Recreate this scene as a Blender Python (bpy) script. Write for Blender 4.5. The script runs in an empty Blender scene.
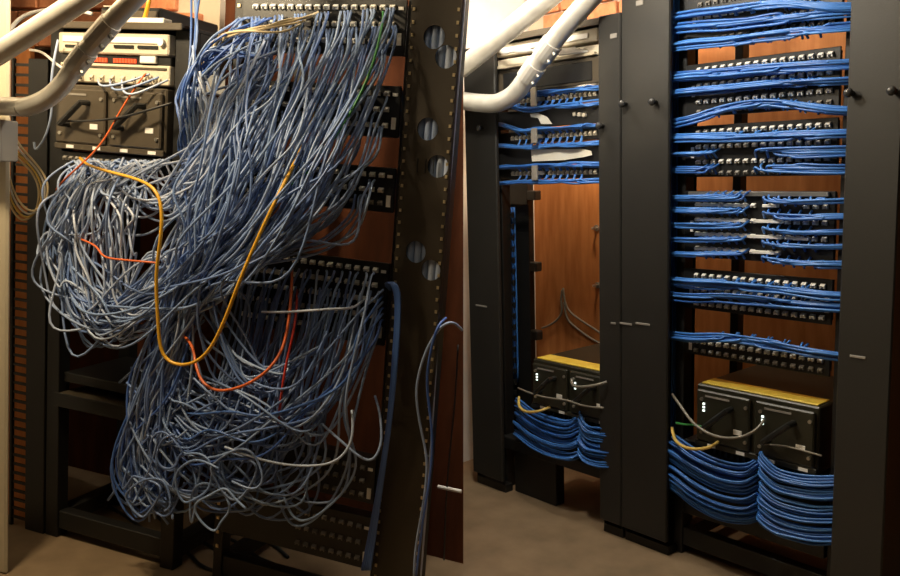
import bpy, bmesh, math, random
import numpy as np
from mathutils import Matrix, Vector
from mathutils.geometry import delaunay_2d_cdt

rnd = random.Random(7)
C = bpy.context.scene.collection
scene = bpy.context.scene

# ------------------------------------------------------------------ camera
F = 850.0                       # focal length in pixels of a 900 x 576 frame
PITCH = math.radians(8.0)
ROLL = math.radians(-1.4)
CAM_H = 1.28

def Rx(a): return Matrix.Rotation(a, 4, 'X')
def Ry(a): return Matrix.Rotation(a, 4, 'Y')
def Rz(a): return Matrix.Rotation(a, 4, 'Z')
VIEW = Ry(ROLL) @ Rx(-PITCH)     # camera axes (x right, y forward, z up) in the world
cam_data = bpy.data.cameras.new('camera')
cam_data.sensor_width = 36.0
cam_data.lens = 36.0 * F / 900.0
cam_data.clip_start = 0.05
cam = bpy.data.objects.new('camera', cam_data)
C.objects.link(cam)
cam.matrix_world = Matrix.Translation((0, 0, CAM_H)) @ VIEW @ Rx(math.radians(90))
scene.camera = cam

# ------------------------------------------------------------------ world and exposure
world = bpy.data.worlds.new('world')
scene.world = world
world.use_nodes = True
bg = world.node_tree.nodes['Background']
bg.inputs[0].default_value = (1.0, 0.86, 0.68, 1)
bg.inputs[1].default_value = 0.007
scene.view_settings.view_transform = 'Standard'
scene.view_settings.look = 'None'
scene.view_settings.exposure = 0.0
scene.view_settings.gamma = 1.0
scene.view_settings.use_curve_mapping = False

# ------------------------------------------------------------------ the two equipment rooms
# each room is a rigid frame: x along its racks, y away from the camera, z up from its floor
def room(yaw, roll, t, h):
    m = Matrix.Translation((0, 0, CAM_H)) @ VIEW @ Matrix.Translation(t) @ Rx(PITCH) @ Ry(roll) @ Rz(yaw) @ Matrix.Translation((0, 0, -h))
    return m
LM = room(-0.36595, 0.07680, (-0.53769, 2.29719, 0.74926), 1.66)
RM = room(-0.86253, -0.02773, (0.74052, 2.60124, 0.56070), 1.46)
def ray(M, px, py):
    inv = M.inverted()
    o = inv @ Vector((0, 0, CAM_H))
    d = inv.to_3x3() @ (VIEW.to_3x3() @ Vector(((px - 450) / F, 1, -(py - 288) / F)))
    return o, d
def at(M, px, py, y=0.0):
    """pixel -> point on the plane y = const of a room"""
    o, d = ray(M, px, py)
    return o + d * ((y - o.y) / d.y)
def L(px, py, y=0.0): return at(LM, px, py, y)
def R(px, py, y=0.0): return at(RM, px, py, y)

# room lamps and one added fill (each the bulb of a hanging lamp built further down)
LAMPS = [
    # room, position, bulb radius, watts, colour
    ('L', (-0.45, -0.72, 2.0), 0.07, 74, (1.0, 0.79, 0.50)),
    ('R', (-0.12, -0.74, 2.08), 0.06, 50, (1.0, 0.92, 0.78)),
    ('R', (-0.60, -0.28, 2.02), 0.05, 22, (1.0, 0.93, 0.80)),
    ('R', (-0.70, 0.33, 1.56), 0.03, 14, (1.0, 0.80, 0.55)),  # unseen fill added behind the gear to brighten the plywood
]
for (r_, p_, s_, w_, c_) in LAMPS:
    d_ = bpy.data.lights.new('lamp_light', 'POINT')
    d_.shadow_soft_size = s_; d_.energy = w_; d_.color = c_
    o_ = bpy.data.objects.new('lamp_light', d_); C.objects.link(o_)
    o_.matrix_world = (LM if r_ == 'L' else RM) @ Matrix.Translation(p_)

# ------------------------------------------------------------------ materials
MATS = {}
def mat(name, col, rough=0.5, metal=0.0, spec=0.5, noise=None, bump=None, col2=None, emit=None, stretch=(1, 1, 1), per_object=None):
    m = bpy.data.materials.new(name); m.use_nodes = True
    nt = m.node_tree; b = nt.nodes['Principled BSDF']
    b.inputs['Base Color'].default_value = (*col, 1)
    b.inputs['Roughness'].default_value = rough
    b.inputs['Metallic'].default_value = metal
    b.inputs['Specular IOR Level'].default_value = spec
    if emit:
        b.inputs['Emission Color'].default_value = (*emit[0], 1); b.inputs['Emission Strength'].default_value = emit[1]
    src = None
    if noise or bump:
        tc = nt.nodes.new('ShaderNodeTexCoord'); mp = nt.nodes.new('ShaderNodeMapping')
        mp.inputs['Scale'].default_value = stretch
        nt.links.new(tc.outputs['Object'], mp.inputs['Vector'])
        n = nt.nodes.new('ShaderNodeTexNoise'); n.inputs['Scale'].default_value = noise or 60; n.inputs['Detail'].default_value = 6
        nt.links.new(mp.outputs[0], n.inputs['Vector'])
        if col2:
            r = nt.nodes.new('ShaderNodeValToRGB')
            r.color_ramp.elements[0].position = 0.35; r.color_ramp.elements[1].position = 0.68
            r.color_ramp.elements[0].color = (*col, 1); r.color_ramp.elements[1].color = (*col2, 1)
            nt.links.new(n.outputs['Fac'], r.inputs['Fac']); src = r.outputs[0]
            nt.links.new(src, b.inputs['Base Color'])
        if bump:
            bp = nt.nodes.new('ShaderNodeBump'); bp.inputs['Strength'].default_value = bump; bp.inputs['Distance'].default_value = 0.004
            nt.links.new(n.outputs['Fac'], bp.inputs['Height']); nt.links.new(bp.outputs[0], b.inputs['Normal'])
    if per_object:                       # every cable of the kind has its own tint
        oi = nt.nodes.new('ShaderNodeObjectInfo'); r = nt.nodes.new('ShaderNodeValToRGB')
        els = r.color_ramp.elements
        while len(els) < len(per_object): els.new(0.5)
        for i, c in enumerate(per_object):
            els[i].position = i / (len(per_object) - 1); els[i].color = (*c, 1)
        nt.links.new(oi.outputs['Random'], r.inputs['Fac']); nt.links.new(r.outputs[0], b.inputs['Base Color'])
    MATS[name] = m
    return m
mat('black_steel', (0.008, 0.0075, 0.0065), 0.5, 0.0, 0.5, noise=180, bump=0.08)
mat('cover_steel', (0.020, 0.0185, 0.0155), 0.5, 0.0, 0.45, noise=260, bump=0.06)
mat('brown_black_steel', (0.040, 0.030, 0.019), 0.5, 0.0, 0.4, noise=200, bump=0.06)
mat('black_plastic', (0.012, 0.012, 0.011), 0.4)
mat('panel_black', (0.010, 0.010, 0.010), 0.45, noise=200, bump=0.05)
mat('blue_grey_cable', (0.1, 0.15, 0.26), 0.38, per_object=[(0.13, 0.20, 0.42), (0.19, 0.28, 0.50), (0.28, 0.39, 0.61), (0.13, 0.22, 0.50), (0.38, 0.48, 0.66)])
mat('pale_grey_cable', (0.3, 0.33, 0.4), 0.38, per_object=[(0.31, 0.40, 0.60), (0.50, 0.58, 0.74), (0.22, 0.32, 0.56), (0.60, 0.65, 0.76)])
mat('deep_blue_cable', (0.05, 0.11, 0.33), 0.36, per_object=[(0.06, 0.13, 0.42), (0.09, 0.19, 0.52), (0.055, 0.13, 0.38)])
mat('bright_blue_cable', (0.03, 0.14, 0.5), 0.36, per_object=[(0.030, 0.13, 0.46), (0.06, 0.22, 0.62), (0.04, 0.16, 0.50), (0.025, 0.11, 0.40)])
mat('yellow_cable', (0.80, 0.42, 0.03), 0.35)
mat('cream_cable', (0.70, 0.56, 0.33), 0.4)
mat('cream_yellow_cable', (0.72, 0.50, 0.12), 0.4)
mat('orange_cable', (0.72, 0.14, 0.03), 0.4)
mat('red_cable', (0.62, 0.05, 0.03), 0.4)
mat('green_cable', (0.04, 0.25, 0.06), 0.4)
mat('grey_cable', (0.22, 0.20, 0.16), 0.4)
mat('white_cable', (0.72, 0.70, 0.66), 0.4)
mat('dark_cable', (0.02, 0.02, 0.02), 0.4)
mat('white_plastic', (0.88, 0.85, 0.78), 0.4)
mat('cream_plastic', (0.62, 0.55, 0.42), 0.45, noise=30, bump=0.03)
mat('grey_plastic', (0.25, 0.23, 0.2), 0.5)
mat('dark_bronze', (0.07, 0.055, 0.036), 0.45, noise=90, bump=0.05)
mat('olive_black', (0.022, 0.021, 0.012), 0.42, noise=150, bump=0.05)
mat('yellow_label', (0.72, 0.50, 0.05), 0.45, noise=20, col2=(0.80, 0.60, 0.10))
mat('paper', (0.78, 0.74, 0.62), 0.8, noise=25, bump=0.05)
mat('galvanised', (0.54, 0.51, 0.45), 0.36, 0.35, 0.5, noise=25, col2=(0.63, 0.60, 0.54), bump=0.03, stretch=(1, 1, 1))
mat('zinc', (0.62, 0.60, 0.55), 0.3, 0.9)
mat('lit_hole_tan', (0.62, 0.50, 0.30), 0.35, 0.6)  # light showing in the steel's holes, put into the colour
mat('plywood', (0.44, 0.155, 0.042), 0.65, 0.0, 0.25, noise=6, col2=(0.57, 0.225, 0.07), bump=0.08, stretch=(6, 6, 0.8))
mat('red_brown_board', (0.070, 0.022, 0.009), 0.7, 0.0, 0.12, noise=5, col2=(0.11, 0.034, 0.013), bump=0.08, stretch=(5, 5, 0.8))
mat('white_wall', (0.80, 0.77, 0.70), 0.75, noise=12, col2=(0.84, 0.81, 0.75), bump=0.05)
mat('beige_paint', (0.52, 0.45, 0.32), 0.55, noise=14, bump=0.05)
mat('concrete', (0.20, 0.135, 0.075), 0.75, noise=7, col2=(0.29, 0.20, 0.115), bump=0.12)
mat('brick', (0.50, 0.17, 0.07), 0.8, noise=40, col2=(0.62, 0.25, 0.11), bump=0.3)
mat('mortar', (0.55, 0.45, 0.33), 0.9, noise=80, bump=0.3)
mat('ceiling_white', (0.7, 0.68, 0.62), 0.8, noise=20, bump=0.05)
mat('lamp_glow', (0.9, 0.85, 0.75), 0.5, emit=((1.0, 0.88, 0.66), 6.0))
mat('black_gloss', (0.03, 0.03, 0.03), 0.18)
mat('led_white', (0.9, 0.95, 0.9), 0.4, emit=((0.85, 1.0, 0.9), 1.6))
mat('led_red', (0.8, 0.08, 0.03), 0.4, emit=((1.0, 0.12, 0.03), 0.45))

# ------------------------------------------------------------------ mesh helpers
LOC = {}     # the point, in room coordinates, at which an object's own origin lies
class MB:
    def __init__(s): s.v = []; s.f = []
    def box(s, x0, x1, y0, y1, z0, z1, ch=0.0):
        if x0 > x1: x0, x1 = x1, x0
        if y0 > y1: y0, y1 = y1, y0
        if z0 > z1: z0, z1 = z1, z0
        b = len(s.v)
        if ch <= 0:
            for z in (z0, z1):
                for (x, y) in ((x0, y0), (x1, y0), (x1, y1), (x0, y1)): s.v.append((x, y, z))
            s.f += [tuple(b + i for i in q) for q in ((3, 2, 1, 0), (4, 5, 6, 7), (0, 1, 5, 4), (1, 2, 6, 5), (2, 3, 7, 6), (3, 0, 4, 7))]
        else:                            # chamfered edges all round
            bm = bmesh.new(); bmesh.ops.create_cube(bm, size=1.0)
            for w in bm.verts: w.co = Vector(((x0 + x1) / 2 + w.co.x * (x1 - x0), (y0 + y1) / 2 + w.co.y * (y1 - y0), (z0 + z1) / 2 + w.co.z * (z1 - z0)))
            bmesh.ops.bevel(bm, geom=bm.edges[:], offset=ch, segments=1, affect='EDGES')
            bm.verts.index_update()
            s.v += [tuple(w.co) for w in bm.verts]
            s.f += [tuple(b + w.index for w in fc.verts) for fc in bm.faces]
            bm.free()
        return s
    def tube(s, pts, r, n=6, caps=True, radii=None):
        P = np.array(pts, float); m = len(P)
        T = np.gradient(P, axis=0); T /= (np.linalg.norm(T, axis=1)[:, None] + 1e-9)
        u = np.cross(T[0], (0.3, 0.2, 1.0)); u /= np.linalg.norm(u) + 1e-9
        b = len(s.v); ang = np.arange(n) * 2 * np.pi / n
        for i in range(m):
            u = u - T[i] * np.dot(u, T[i]); u /= np.linalg.norm(u) + 1e-9
            w = np.cross(T[i], u); rr = radii[i] if radii is not None else r
            ring = P[i] + rr * (np.cos(ang)[:, None] * u + np.sin(ang)[:, None] * w)
            s.v += [tuple(q) for q in ring]
        for i in range(m - 1):
            for k in range(n):
                k2 = (k + 1) % n
                s.f.append((b + i * n + k, b + i * n + k2, b + (i + 1) * n + k2, b + (i + 1) * n + k))
        if caps:
            s.f.append(tuple(b + k for k in range(n))[::-1]); s.f.append(tuple(b + (m - 1) * n + k for k in range(n)))
        return s
    def prism(s, poly, axis, a0, a1):
        """polygon extruded along an axis ('x','y','z'); poly holds the two other coordinates in order"""
        b = len(s.v); n = len(poly)
        for a in (a0, a1):
            for (p, q) in poly:
                s.v.append({'x': (a, p, q), 'y': (p, a, q), 'z': (p, q, a)}[axis])
        s.f.append(tuple(b + i for i in range(n))); s.f.append(tuple(b + n + i for i in range(n))[::-1])
        for i in range(n):
            j = (i + 1) % n; s.f.append((b + i, b + n + i, b + n + j, b + j))
        return s
    def build(s, name, m, parent=None, M=None, loc=None, smooth=False):
        """one mesh object; with a parent it is a part, otherwise M (the room) and loc (its base) place it"""
        o0 = LOC[parent.name] if parent else Vector(loc if loc is not None else (0, 0, 0))
        me = bpy.data.meshes.new(name)
        me.from_pydata([(x - o0[0], y - o0[1], z - o0[2]) for (x, y, z) in s.v], [], s.f)
        me.materials.append(MATS[m])
        bm = bmesh.new(); bm.from_mesh(me); bmesh.ops.recalc_face_normals(bm, faces=bm.faces[:]); bm.to_mesh(me); bm.free()
        if smooth:
            me.polygons.foreach_set('use_smooth', [True] * len(me.polygons))
        o = bpy.data.objects.new(name, me); C.objects.link(o)
        if parent: o.parent = parent
        else: o.matrix_world = M @ Matrix.Translation(o0)
        LOC[o.name] = Vector(o0)
        return o
def spot(name, me, parent, p, rot=None):
    """a repeat of a small piece: shares its mesh, sits at p (room coordinates) under its parent"""
    o = bpy.data.objects.new(name, me); C.objects.link(o); o.parent = parent
    o.location = Vector(p) - LOC[parent.name]
    if rot: o.rotation_euler = rot
    LOC[o.name] = Vector(p)
    return o
def tag(o, label, cat, group=None):
    o['label'] = label; o['category'] = cat
    if group: o['group'] = group
    return o
def thing(name, label, cat, M, loc, group=None):
    o = bpy.data.objects.new(name, None); C.objects.link(o)
    o.empty_display_size = 0.05
    o.matrix_world = M @ Matrix.Translation(loc); LOC[o.name] = Vector(loc)
    return tag(o, label, cat, group)
def structure(o): o['kind'] = 'structure'; return o
def spline(ctrl, k=6, soft=0):
    """centripetal-like Catmull-Rom through the control points"""
    P = np.array([tuple(p) for p in ctrl], float)
    P = np.vstack([2 * P[0] - P[1], P, 2 * P[-1] - P[-2]])
    out = []
    for i in range(1, len(P) - 2):
        p0, p1, p2, p3 = P[i - 1], P[i], P[i + 1], P[i + 2]
        for t in np.linspace(0, 1, k, endpoint=False):
            out.append(0.5 * ((2 * p1) + (-p0 + p2) * t + (2 * p0 - 5 * p1 + 4 * p2 - p3) * t * t + (-p0 + 3 * p1 - 3 * p2 + p3) * t ** 3))
    out.append(P[-2])
    Q = np.array(out)
    for _ in range(soft):                # ease the bends, the ends stay put
        Q[1:-1] = 0.25 * Q[:-2] + 0.5 * Q[1:-1] + 0.25 * Q[2:]
    return Q
def cable(M, ctrl, r, m, label, group=None, name='patch_cable', k=7, n=6, cat='cable', soft=7):
    pts = spline(ctrl, k, soft)
    base = pts[0]
    o = MB().tube(pts, r, n).build(name, m, None, M, base, smooth=True)
    return tag(o, label, cat, group)
def strand(parent, ctrl, r, m, k=5, n=6, name='cable'):
    return MB().tube(spline(ctrl, k), r, n).build(name, m, parent, smooth=True)
def plate_with_holes(outline, holes, y0, y1, seg=20):
    """flat plate in x-z with round holes cut through it, front at y0, back at y1"""
    vs = [Vector((p[0], p[1])) for p in outline]; es = [(i, (i + 1) % len(outline)) for i in range(len(outline))]
    for (hx, hz, hr) in holes:
        b = len(vs)
        for k in range(seg):
            a = 2 * math.pi * k / seg; vs.append(Vector((hx + hr * math.cos(a), hz + hr * math.sin(a))))
        es += [(b + k, b + (k + 1) % seg) for k in range(seg)]
    ov, oe, of, _, _, _ = delaunay_2d_cdt(vs, es, [], 1, 1e-6)
    keep = []
    for f_ in of:
        c = sum((ov[i] for i in f_), Vector((0, 0))) / len(f_)
        if all((c.x - h[0]) ** 2 + (c.y - h[1]) ** 2 > (h[2] * 0.985) ** 2 for h in holes): keep.append(tuple(f_))
    mb = MB(); n = len(ov)
    mb.v = [(v.x, y0, v.y) for v in ov] + [(v.x, y1, v.y) for v in ov]
    mb.f = keep + [tuple(n + i for i in f_)[::-1] for f_ in keep]
    cnt = {}
    for f_ in keep:
        for i in range(len(f_)):
            e = (f_[i], f_[(i + 1) % len(f_)]); cnt[frozenset(e)] = cnt.get(frozenset(e), []) + [e]
    for e in cnt.values():
        if len(e) == 1: a, b = e[0]; mb.f.append((a, b, n + b, n + a))
    return mb
ORD = ['first', 'second', 'third', 'fourth', 'fifth', 'sixth', 'seventh', 'eighth', 'ninth', 'tenth', 'eleventh', 'twelfth',
       'thirteenth', 'fourteenth', 'fifteenth', 'sixteenth', 'seventeenth', 'eighteenth', 'nineteenth', 'twentieth']

# shared small meshes
def small_mesh(name, mb, m):
    me = bpy.data.meshes.new(name); me.from_pydata(mb.v, [], mb.f); me.materials.append(MATS[m]); me.update(); return me
def jack_mesh(name, w, h, d, m):
    """jack seen from the front: a proud white block with a recessed mouth below its lip"""
    mb = MB()
    mb.prism([(0, h / 2), (-d * 0.35, h / 2), (-d, h * 0.02), (-d * 0.9, -h * 0.12), (0, -h * 0.12)], 'x', -w / 2, w / 2)   # sloping lip, shaped to catch the lamplight and brighten the jack
    mb.box(-w / 2, -w * 0.32, -d * 0.8, 0, -h / 2, h * 0.08)
    mb.box(w * 0.32, w / 2, -d * 0.8, 0, -h / 2, h * 0.08)
    mb.box(-w * 0.32, w * 0.32, -d * 0.3, 0, -h / 2, h * 0.08)
    return small_mesh(name, mb, m)
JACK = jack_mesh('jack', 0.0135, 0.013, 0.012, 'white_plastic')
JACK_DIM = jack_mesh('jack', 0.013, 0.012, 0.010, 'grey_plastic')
SOCKET = jack_mesh('socket', 0.011, 0.016, 0.010, 'cream_plastic')
_b = MB(); _b.box(-0.096, 0.096, -0.045, 0.0, -0.029, 0.029, 0.004)
BRICK = small_mesh('brick', _b, 'brick')

# ------------------------------------------------------------------ room shells
SEAM_N = VIEW.to_3x3() @ Vector((1, -(463.3 - 450) / F, 0))
def seam_x(M, y, z):             # x at which the dividing plane between the rooms cuts a room's line (y, z)
    c = Vector((0, 0, CAM_H)); m3 = M.to_3x3(); base = M @ Vector((0, y, z)) - c
    return -SEAM_N.dot(base) / SEAM_N.dot(m3 @ Vector((1, 0, 0)))
def seam_y(M, x, z):
    c = Vector((0, 0, CAM_H)); m3 = M.to_3x3(); base = M @ Vector((x, 0, z)) - c
    return -SEAM_N.dot(base) / SEAM_N.dot(m3 @ Vector((0, 1, 0)))
# floors and ceilings reach to the plane that divides the two rooms
def poly_floor(M, far_y, xl, z0, z1, side):
    o, _ = ray(M, 450, 300)
    ys = [far_y, far_y - 0.9, far_y - 1.8, o.y + 0.25]
    edge = [(seam_x(M, y, (z0 + z1) / 2), y) for y in ys]
    tail = (edge[-1][0] + side * 0.3, o.y - 0.4)
    return MB().prism([(xl, far_y)] + edge + [tail, (xl, o.y - 0.4)], 'z', z0, z1)
LW = 0.50                        # y of the left room's back wall
RW = 0.55
fl = structure(poly_floor(LM, LW, -2.2, -0.05, 0.0, -1).build('floor', 'concrete', None, LM))
fl['label'] = 'dusty brown concrete floor under the untidy racks'
fr = structure(poly_floor(RM, RW, 1.6, -0.05, 0.0, 1).build('floor', 'concrete', None, RM))
fr['label'] = 'dusty brown concrete floor under the tidy racks'
def slab8(pts):                  # eight corners: four at the bottom in order, then the four above them
    m = MB(); m.v = [tuple(q) for q in pts]
    m.f = [(3, 2, 1, 0), (4, 5, 6, 7), (0, 1, 5, 4), (1, 2, 6, 5), (2, 3, 7, 6), (3, 0, 4, 7)]
    return m
W8 = []
for z in (0, 2.7): W8 += [(-2.2, LW, z), (seam_x(LM, LW, z), LW, z), (seam_x(LM, LW + 0.03, z), LW + 0.03, z), (-2.2, LW + 0.03, z)]
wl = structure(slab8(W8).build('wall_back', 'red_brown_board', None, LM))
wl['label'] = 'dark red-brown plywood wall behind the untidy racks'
# right room
WX = -1.20
wr = structure(MB().box(WX, 1.6, RW, RW + 0.05, 0, 2.7).build('wall_back', 'plywood', None, RM))
wr['label'] = 'warm orange-brown plywood wall behind the tidy racks'
W8 = []
for z in (0, 2.7): W8 += [(WX, seam_y(RM, WX, z), z), (WX, RW + 0.05, z), (WX - 0.05, RW + 0.05, z), (WX - 0.05, seam_y(RM, WX - 0.05, z), z)]
ws = structure(slab8(W8).build('wall_left', 'white_wall', None, RM))
ws['label'] = 'pale painted side wall left of the tidy racks'
# partition that closes the gap between the back wall of one room and the side wall of the other
off = RM.to_3x3().inverted() @ (-SEAM_N.normalized() * 0.03); W8 = []
for z in (0, 2.7):
    a = RM.inverted() @ (LM @ Vector((seam_x(LM, LW + 0.03, z), LW + 0.03, z))); b = Vector((WX, seam_y(RM, WX, z), z)); a.z = z
    W8 += [a, b, b + off, a + off]
wm = structure(slab8(W8).build('wall_middle', 'white_wall', None, RM)); wm['label'] = 'pale partition between the untidy and the tidy racks'
cl = structure(poly_floor(LM, LW, -2.2, 2.7, 2.75, -1).build('ceiling', 'ceiling_white', None, LM)); cl['label'] = 'pale ceiling over the untidy racks'
cr = structure(poly_floor(RM, RW, 1.6, 2.7, 2.75, 1).build('ceiling', 'ceiling_white', None, RM)); cr['label'] = 'pale ceiling over the tidy racks'
# beige door frame at the far left edge of the picture
p = L(11, 300, -0.235)
tr = structure(MB().box(p.x - 0.16, p.x, -0.25, -0.235, 0, 2.7, 0.006).build('trim_1', 'beige_paint', None, LM)); tr['label'] = 'beige painted door frame at the left edge'
wq = structure(MB().box(-1.0, -0.935, -0.55, -0.02, 0, 2.7).build('wall_left', 'white_wall', None, LM)); wq['label'] = 'pale return wall beside the beige door frame'

# plywood sheet behind the left rack's slotted duct, brick patches above the racks
def brick_patch(M, wall, x0, x1, z0, z1, ywall):
    mb = MB(); mb.box(x0, x1, ywall - 0.03, ywall + 0.0, z0, z1)
    bed = mb.build('brick_panel', 'mortar', wall)
    z = z0 + 0.034; i = 0
    while z < z1 - 0.02:
        x = x0 + (0.10 if i % 2 == 0 else 0.205)
        while x < x1 - 0.09:
            spot('brick', BRICK, wall, (x, ywall - 0.012 + rnd.uniform(-0.004, 0.004), z)); x += 0.204
        z += 0.068; i += 1
p0, p1 = L(28, 0, LW), L(200, 40, LW)
brick_patch(LM, wl, p0.x - 0.5, p1.x + 0.1, p1.z - 0.05, p1.z + 0.62, LW)
p0, p1 = R(520, 40, RW), R(620, 0, RW)
brick_patch(RM, wr, WX + 0.01, p1.x + 0.45, p0.z - 0.06, p0.z + 0.55, RW)
q0, q1 = L(-25, 100, 0.055), L(30, 100, 0.055)
tag(MB().box(q0.x, q1.x, 0.055, 0.073, 0.0, 1.60, 0.002).build('plywood_board', 'plywood', None, LM, ((q0.x + q1.x) / 2, 0.11, 0.0)), 'orange plywood board standing behind the slotted duct at the far left', 'board')

# hanging lamps out of frame above, and the added fill hidden behind the equipment: cord, cap and a wire cage round the bulb
for (i_, (r_, p_, s_, w_, c_)) in enumerate(LAMPS):
    M = LM if r_ == 'L' else RM
    t = thing('hanging_lamp', ['caged work lamp hanging in front of the untidy racks', 'caged work lamp hanging in front of the wide middle cover', 'caged work lamp hanging close above the narrow tidy bay', 'added fill lamp, caged, hanging unseen behind the narrow tidy bay'][i_], 'lamp', M, p_)
    c = Vector(p_); rb = s_ + 0.03
    MB().tube([c + Vector((0, 0, rb + 0.07)), Vector((c.x, c.y, 2.7))], 0.005, 8).build('cord', 'dark_cable', t)
    MB().tube([c + Vector((0, 0, rb)), c + Vector((0, 0, rb + 0.05)), c + Vector((0, 0, rb + 0.08))], 0.03, 14, radii=[0.032, 0.03, 0.012]).build('cap', 'black_plastic', t)
    for k in range(4):
        a = math.pi * k / 4
        MB().tube([c + Vector((rb * math.cos(a) * math.sin(b), rb * math.sin(a) * math.sin(b), rb * math.cos(b))) for b in [2 * math.pi * q / 20 for q in range(21)]], 0.0015, 5).build('cage_wire', 'zinc', t)

# ------------------------------------------------------------------ conduits
def conduit(M, ctrl, r, label, couplings=(), smooth_k=8):
    pts = spline(ctrl, smooth_k)
    t = thing('conduit', label, 'pipe', M, pts[0])
    MB().tube(pts, r, 18).build('pipe', 'galvanised', t, smooth=True)
    for (i0, i1) in couplings:
        a, b = Vector(pts[i0]), Vector(pts[i1])
        c = MB().tube([a, a.lerp(b, 0.5), b], r * 1.16, 18)
        co = c.build('coupling', 'galvanised', t, smooth=False)
        d = (b - a).normalized(); side = d.cross(Vector((0, 1, 0))).normalized(); sg = 1 if side.z > 0 else -1      # screws on the lower side
        for f_ in (0.25, 0.75):
            q = a.lerp(b, f_) - side * r * 1.08 * sg + Vector((0, -r * 0.3, 0))
            MB().tube([q, q - side * sg * 0.010], 0.006, 8).build('set_screw', 'zinc', co)
    return t
Y = -0.30
def two_conduits(P, X0, yb, who, other):
    # straight pipe crossing the top corner, and the bent one with its coupling
    a, b = P(*X0['s'][0], yb - X0['f']), P(*X0['s'][1], yb - X0['f'])
    n = 8
    up = (b - a).normalized()
    def riser(e, d): return [e + d * 0.05 + Vector((0, 0, 0.03)), e + d * 0.07 + Vector((0, 0, 0.12)), Vector((e.x + d.x * 0.075, e.y, 2.3)), Vector((e.x + d.x * 0.075, e.y, 2.7))]
    conduit(LM if P is L else RM, [a.lerp(b, i / n) for i in range(n + 1)] + riser(b, up), X0['r'], 'thick straight steel conduit slanting over the top left corner of the %s rack' % who)
    pts = [P(*q, yb) for q in X0['b']]
    pts += riser(pts[-1], (pts[-1] - pts[-2]).normalized())
    conduit(LM if P is L else RM, pts, X0['r'] * 0.92, 'bent galvanised steel conduit with coupling in front of the %s rack' % who, couplings=X0['c'])
two_conduits(L, {'s': [(-165, 159), (150, -44)], 'b': [(-165, 102), (0, 106), (24, 107), (46, 99), (62, 85), (74, 68), (86, 52), (98, 37), (117, 16), (150, -20)], 'r': 0.0265, 'f': 0.075, 'c': [(40, 49), (53, 62)]}, -0.30, 'untidy', '')
two_conduits(R, {'s': [(461.6, 68.3), (600, -44)], 'b': [(461.6, 100.7), (463, 100.8), (464.5, 101), (480, 103), (497, 103), (513, 95), (524, 82), (534, 68), (545, 53), (556, 38), (572, 19), (604, -18)], 'r': 0.036, 'f': 0.02, 'c': [(50, 58), (62, 70)]}, -0.125, 'tidy', '')
# grey box where the left conduit ends
t = thing('junction_box', 'small grey metal junction box on the beige door frame', 'box', LM, (p.x - 0.05, -0.25, 1.0))
q0, q1 = L(-14, 119, -0.27), L(12.5, 162, -0.27)
MB().box(q0.x, q1.x, -0.31, -0.25, q1.z, q0.z, 0.003).build('body', 'grey_plastic', t)
MB().box(q0.x - 0.003, q1.x + 0.003, -0.316, -0.31, q1.z - 0.003, q0.z + 0.003, 0.002).build('cover', 'galvanised', t)

# ------------------------------------------------------------------ rack parts shared by both rooms
def zof(P, px, py, y=0.0): return P(px, py, y).z
def rack_frame(M, label, x0, x1, ytop, depth, name='equipment_rack', post=0.035, group=None, rear=True, holes=True, beam=True):
    t = thing(name, label, 'rack', M, ((x0 + x1) / 2, 0.0, 0.0), group)
    for (xa, xb) in ((x0 - post, x0), (x1, x1 + post)):
        po = MB().box(xa, xb, 0.004, 0.05, 0.0, ytop, 0.002).build('post', 'black_steel', t)
        if holes:
            hb = MB(); z = 0.12
            xc = (xa + xb) / 2
            while z < ytop - 0.03:
                hb.box(xc - 0.0045, xc + 0.0045, 0.0, 0.006, z - 0.0045, z + 0.0045); z += 0.0444
            ho = hb.build('lit_hole', 'lit_hole_tan', po); ho['kind'] = 'stuff'  # raised pale blocks standing in for the lit holes of the rail
        if rear: MB().box(xa, xb, depth - 0.04, depth, 0.0, ytop, 0.002).build('rear_post', 'black_steel', t)
        MB().box(xa, xb, 0.05, depth - 0.04, 0.03, 0.08).build('base_rail', 'black_steel', t)
        MB().box(xa, xb, 0.05, depth - 0.04, ytop - 0.05, ytop).build('top_rail', 'black_steel', t)
    if beam: MB().box(x0, x1, 0.01, 0.05, 0.03, 0.09, 0.002).build('base_beam', 'black_steel', t)
    MB().box(x0, x1, depth - 0.035, depth - 0.005, ytop - 0.05, ytop, 0.002).build('top_beam', 'black_steel', t)
    return t
def patch_panel(rack, x0, x1, ztop, zbot, rows, jx0, jx1, n=16, mesh=None, dim=(), plate='panel_black', skip=None, tags=()):
    t = MB().box(x0, x1, -0.004, 0.003, zbot, ztop, 0.0015).build('patch_panel', plate, rack)
    MB().box(x0 + 0.02, x1 - 0.02, 0.003, 0.05, zbot + 0.006, ztop - 0.006).build('housing', 'black_plastic', t)
    for i, z in enumerate(rows):
        for k in range(n):
            if skip and skip(i, k): continue
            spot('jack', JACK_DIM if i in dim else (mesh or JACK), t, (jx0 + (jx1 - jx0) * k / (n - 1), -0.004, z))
    for (tx, tz, tw, th) in tags:
        MB().box(tx - tw / 2, tx + tw / 2, -0.007, -0.004, tz - th / 2, tz + th / 2).build('label_strip', 'white_plastic', t)
    return t

# ================================================================== LEFT ROOM: UNTIDY RACKS
XLA, XLB = L(62, 60).x, L(174, 60).x                # left bay
rack_frame(LM, 'black steel rack frame holding the power unit, behind the cable tangle', XLA, XLB, L(120, 29).z, 0.36, post=0.05, holes=False)
XRA, XRB = -0.025, 0.462                           # right bay
RACK_L = rack_frame(LM, 'black steel rack frame packed with patch panels behind the cable tangle', XRA, XRB, 1.86, 0.36, post=0.03)

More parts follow.
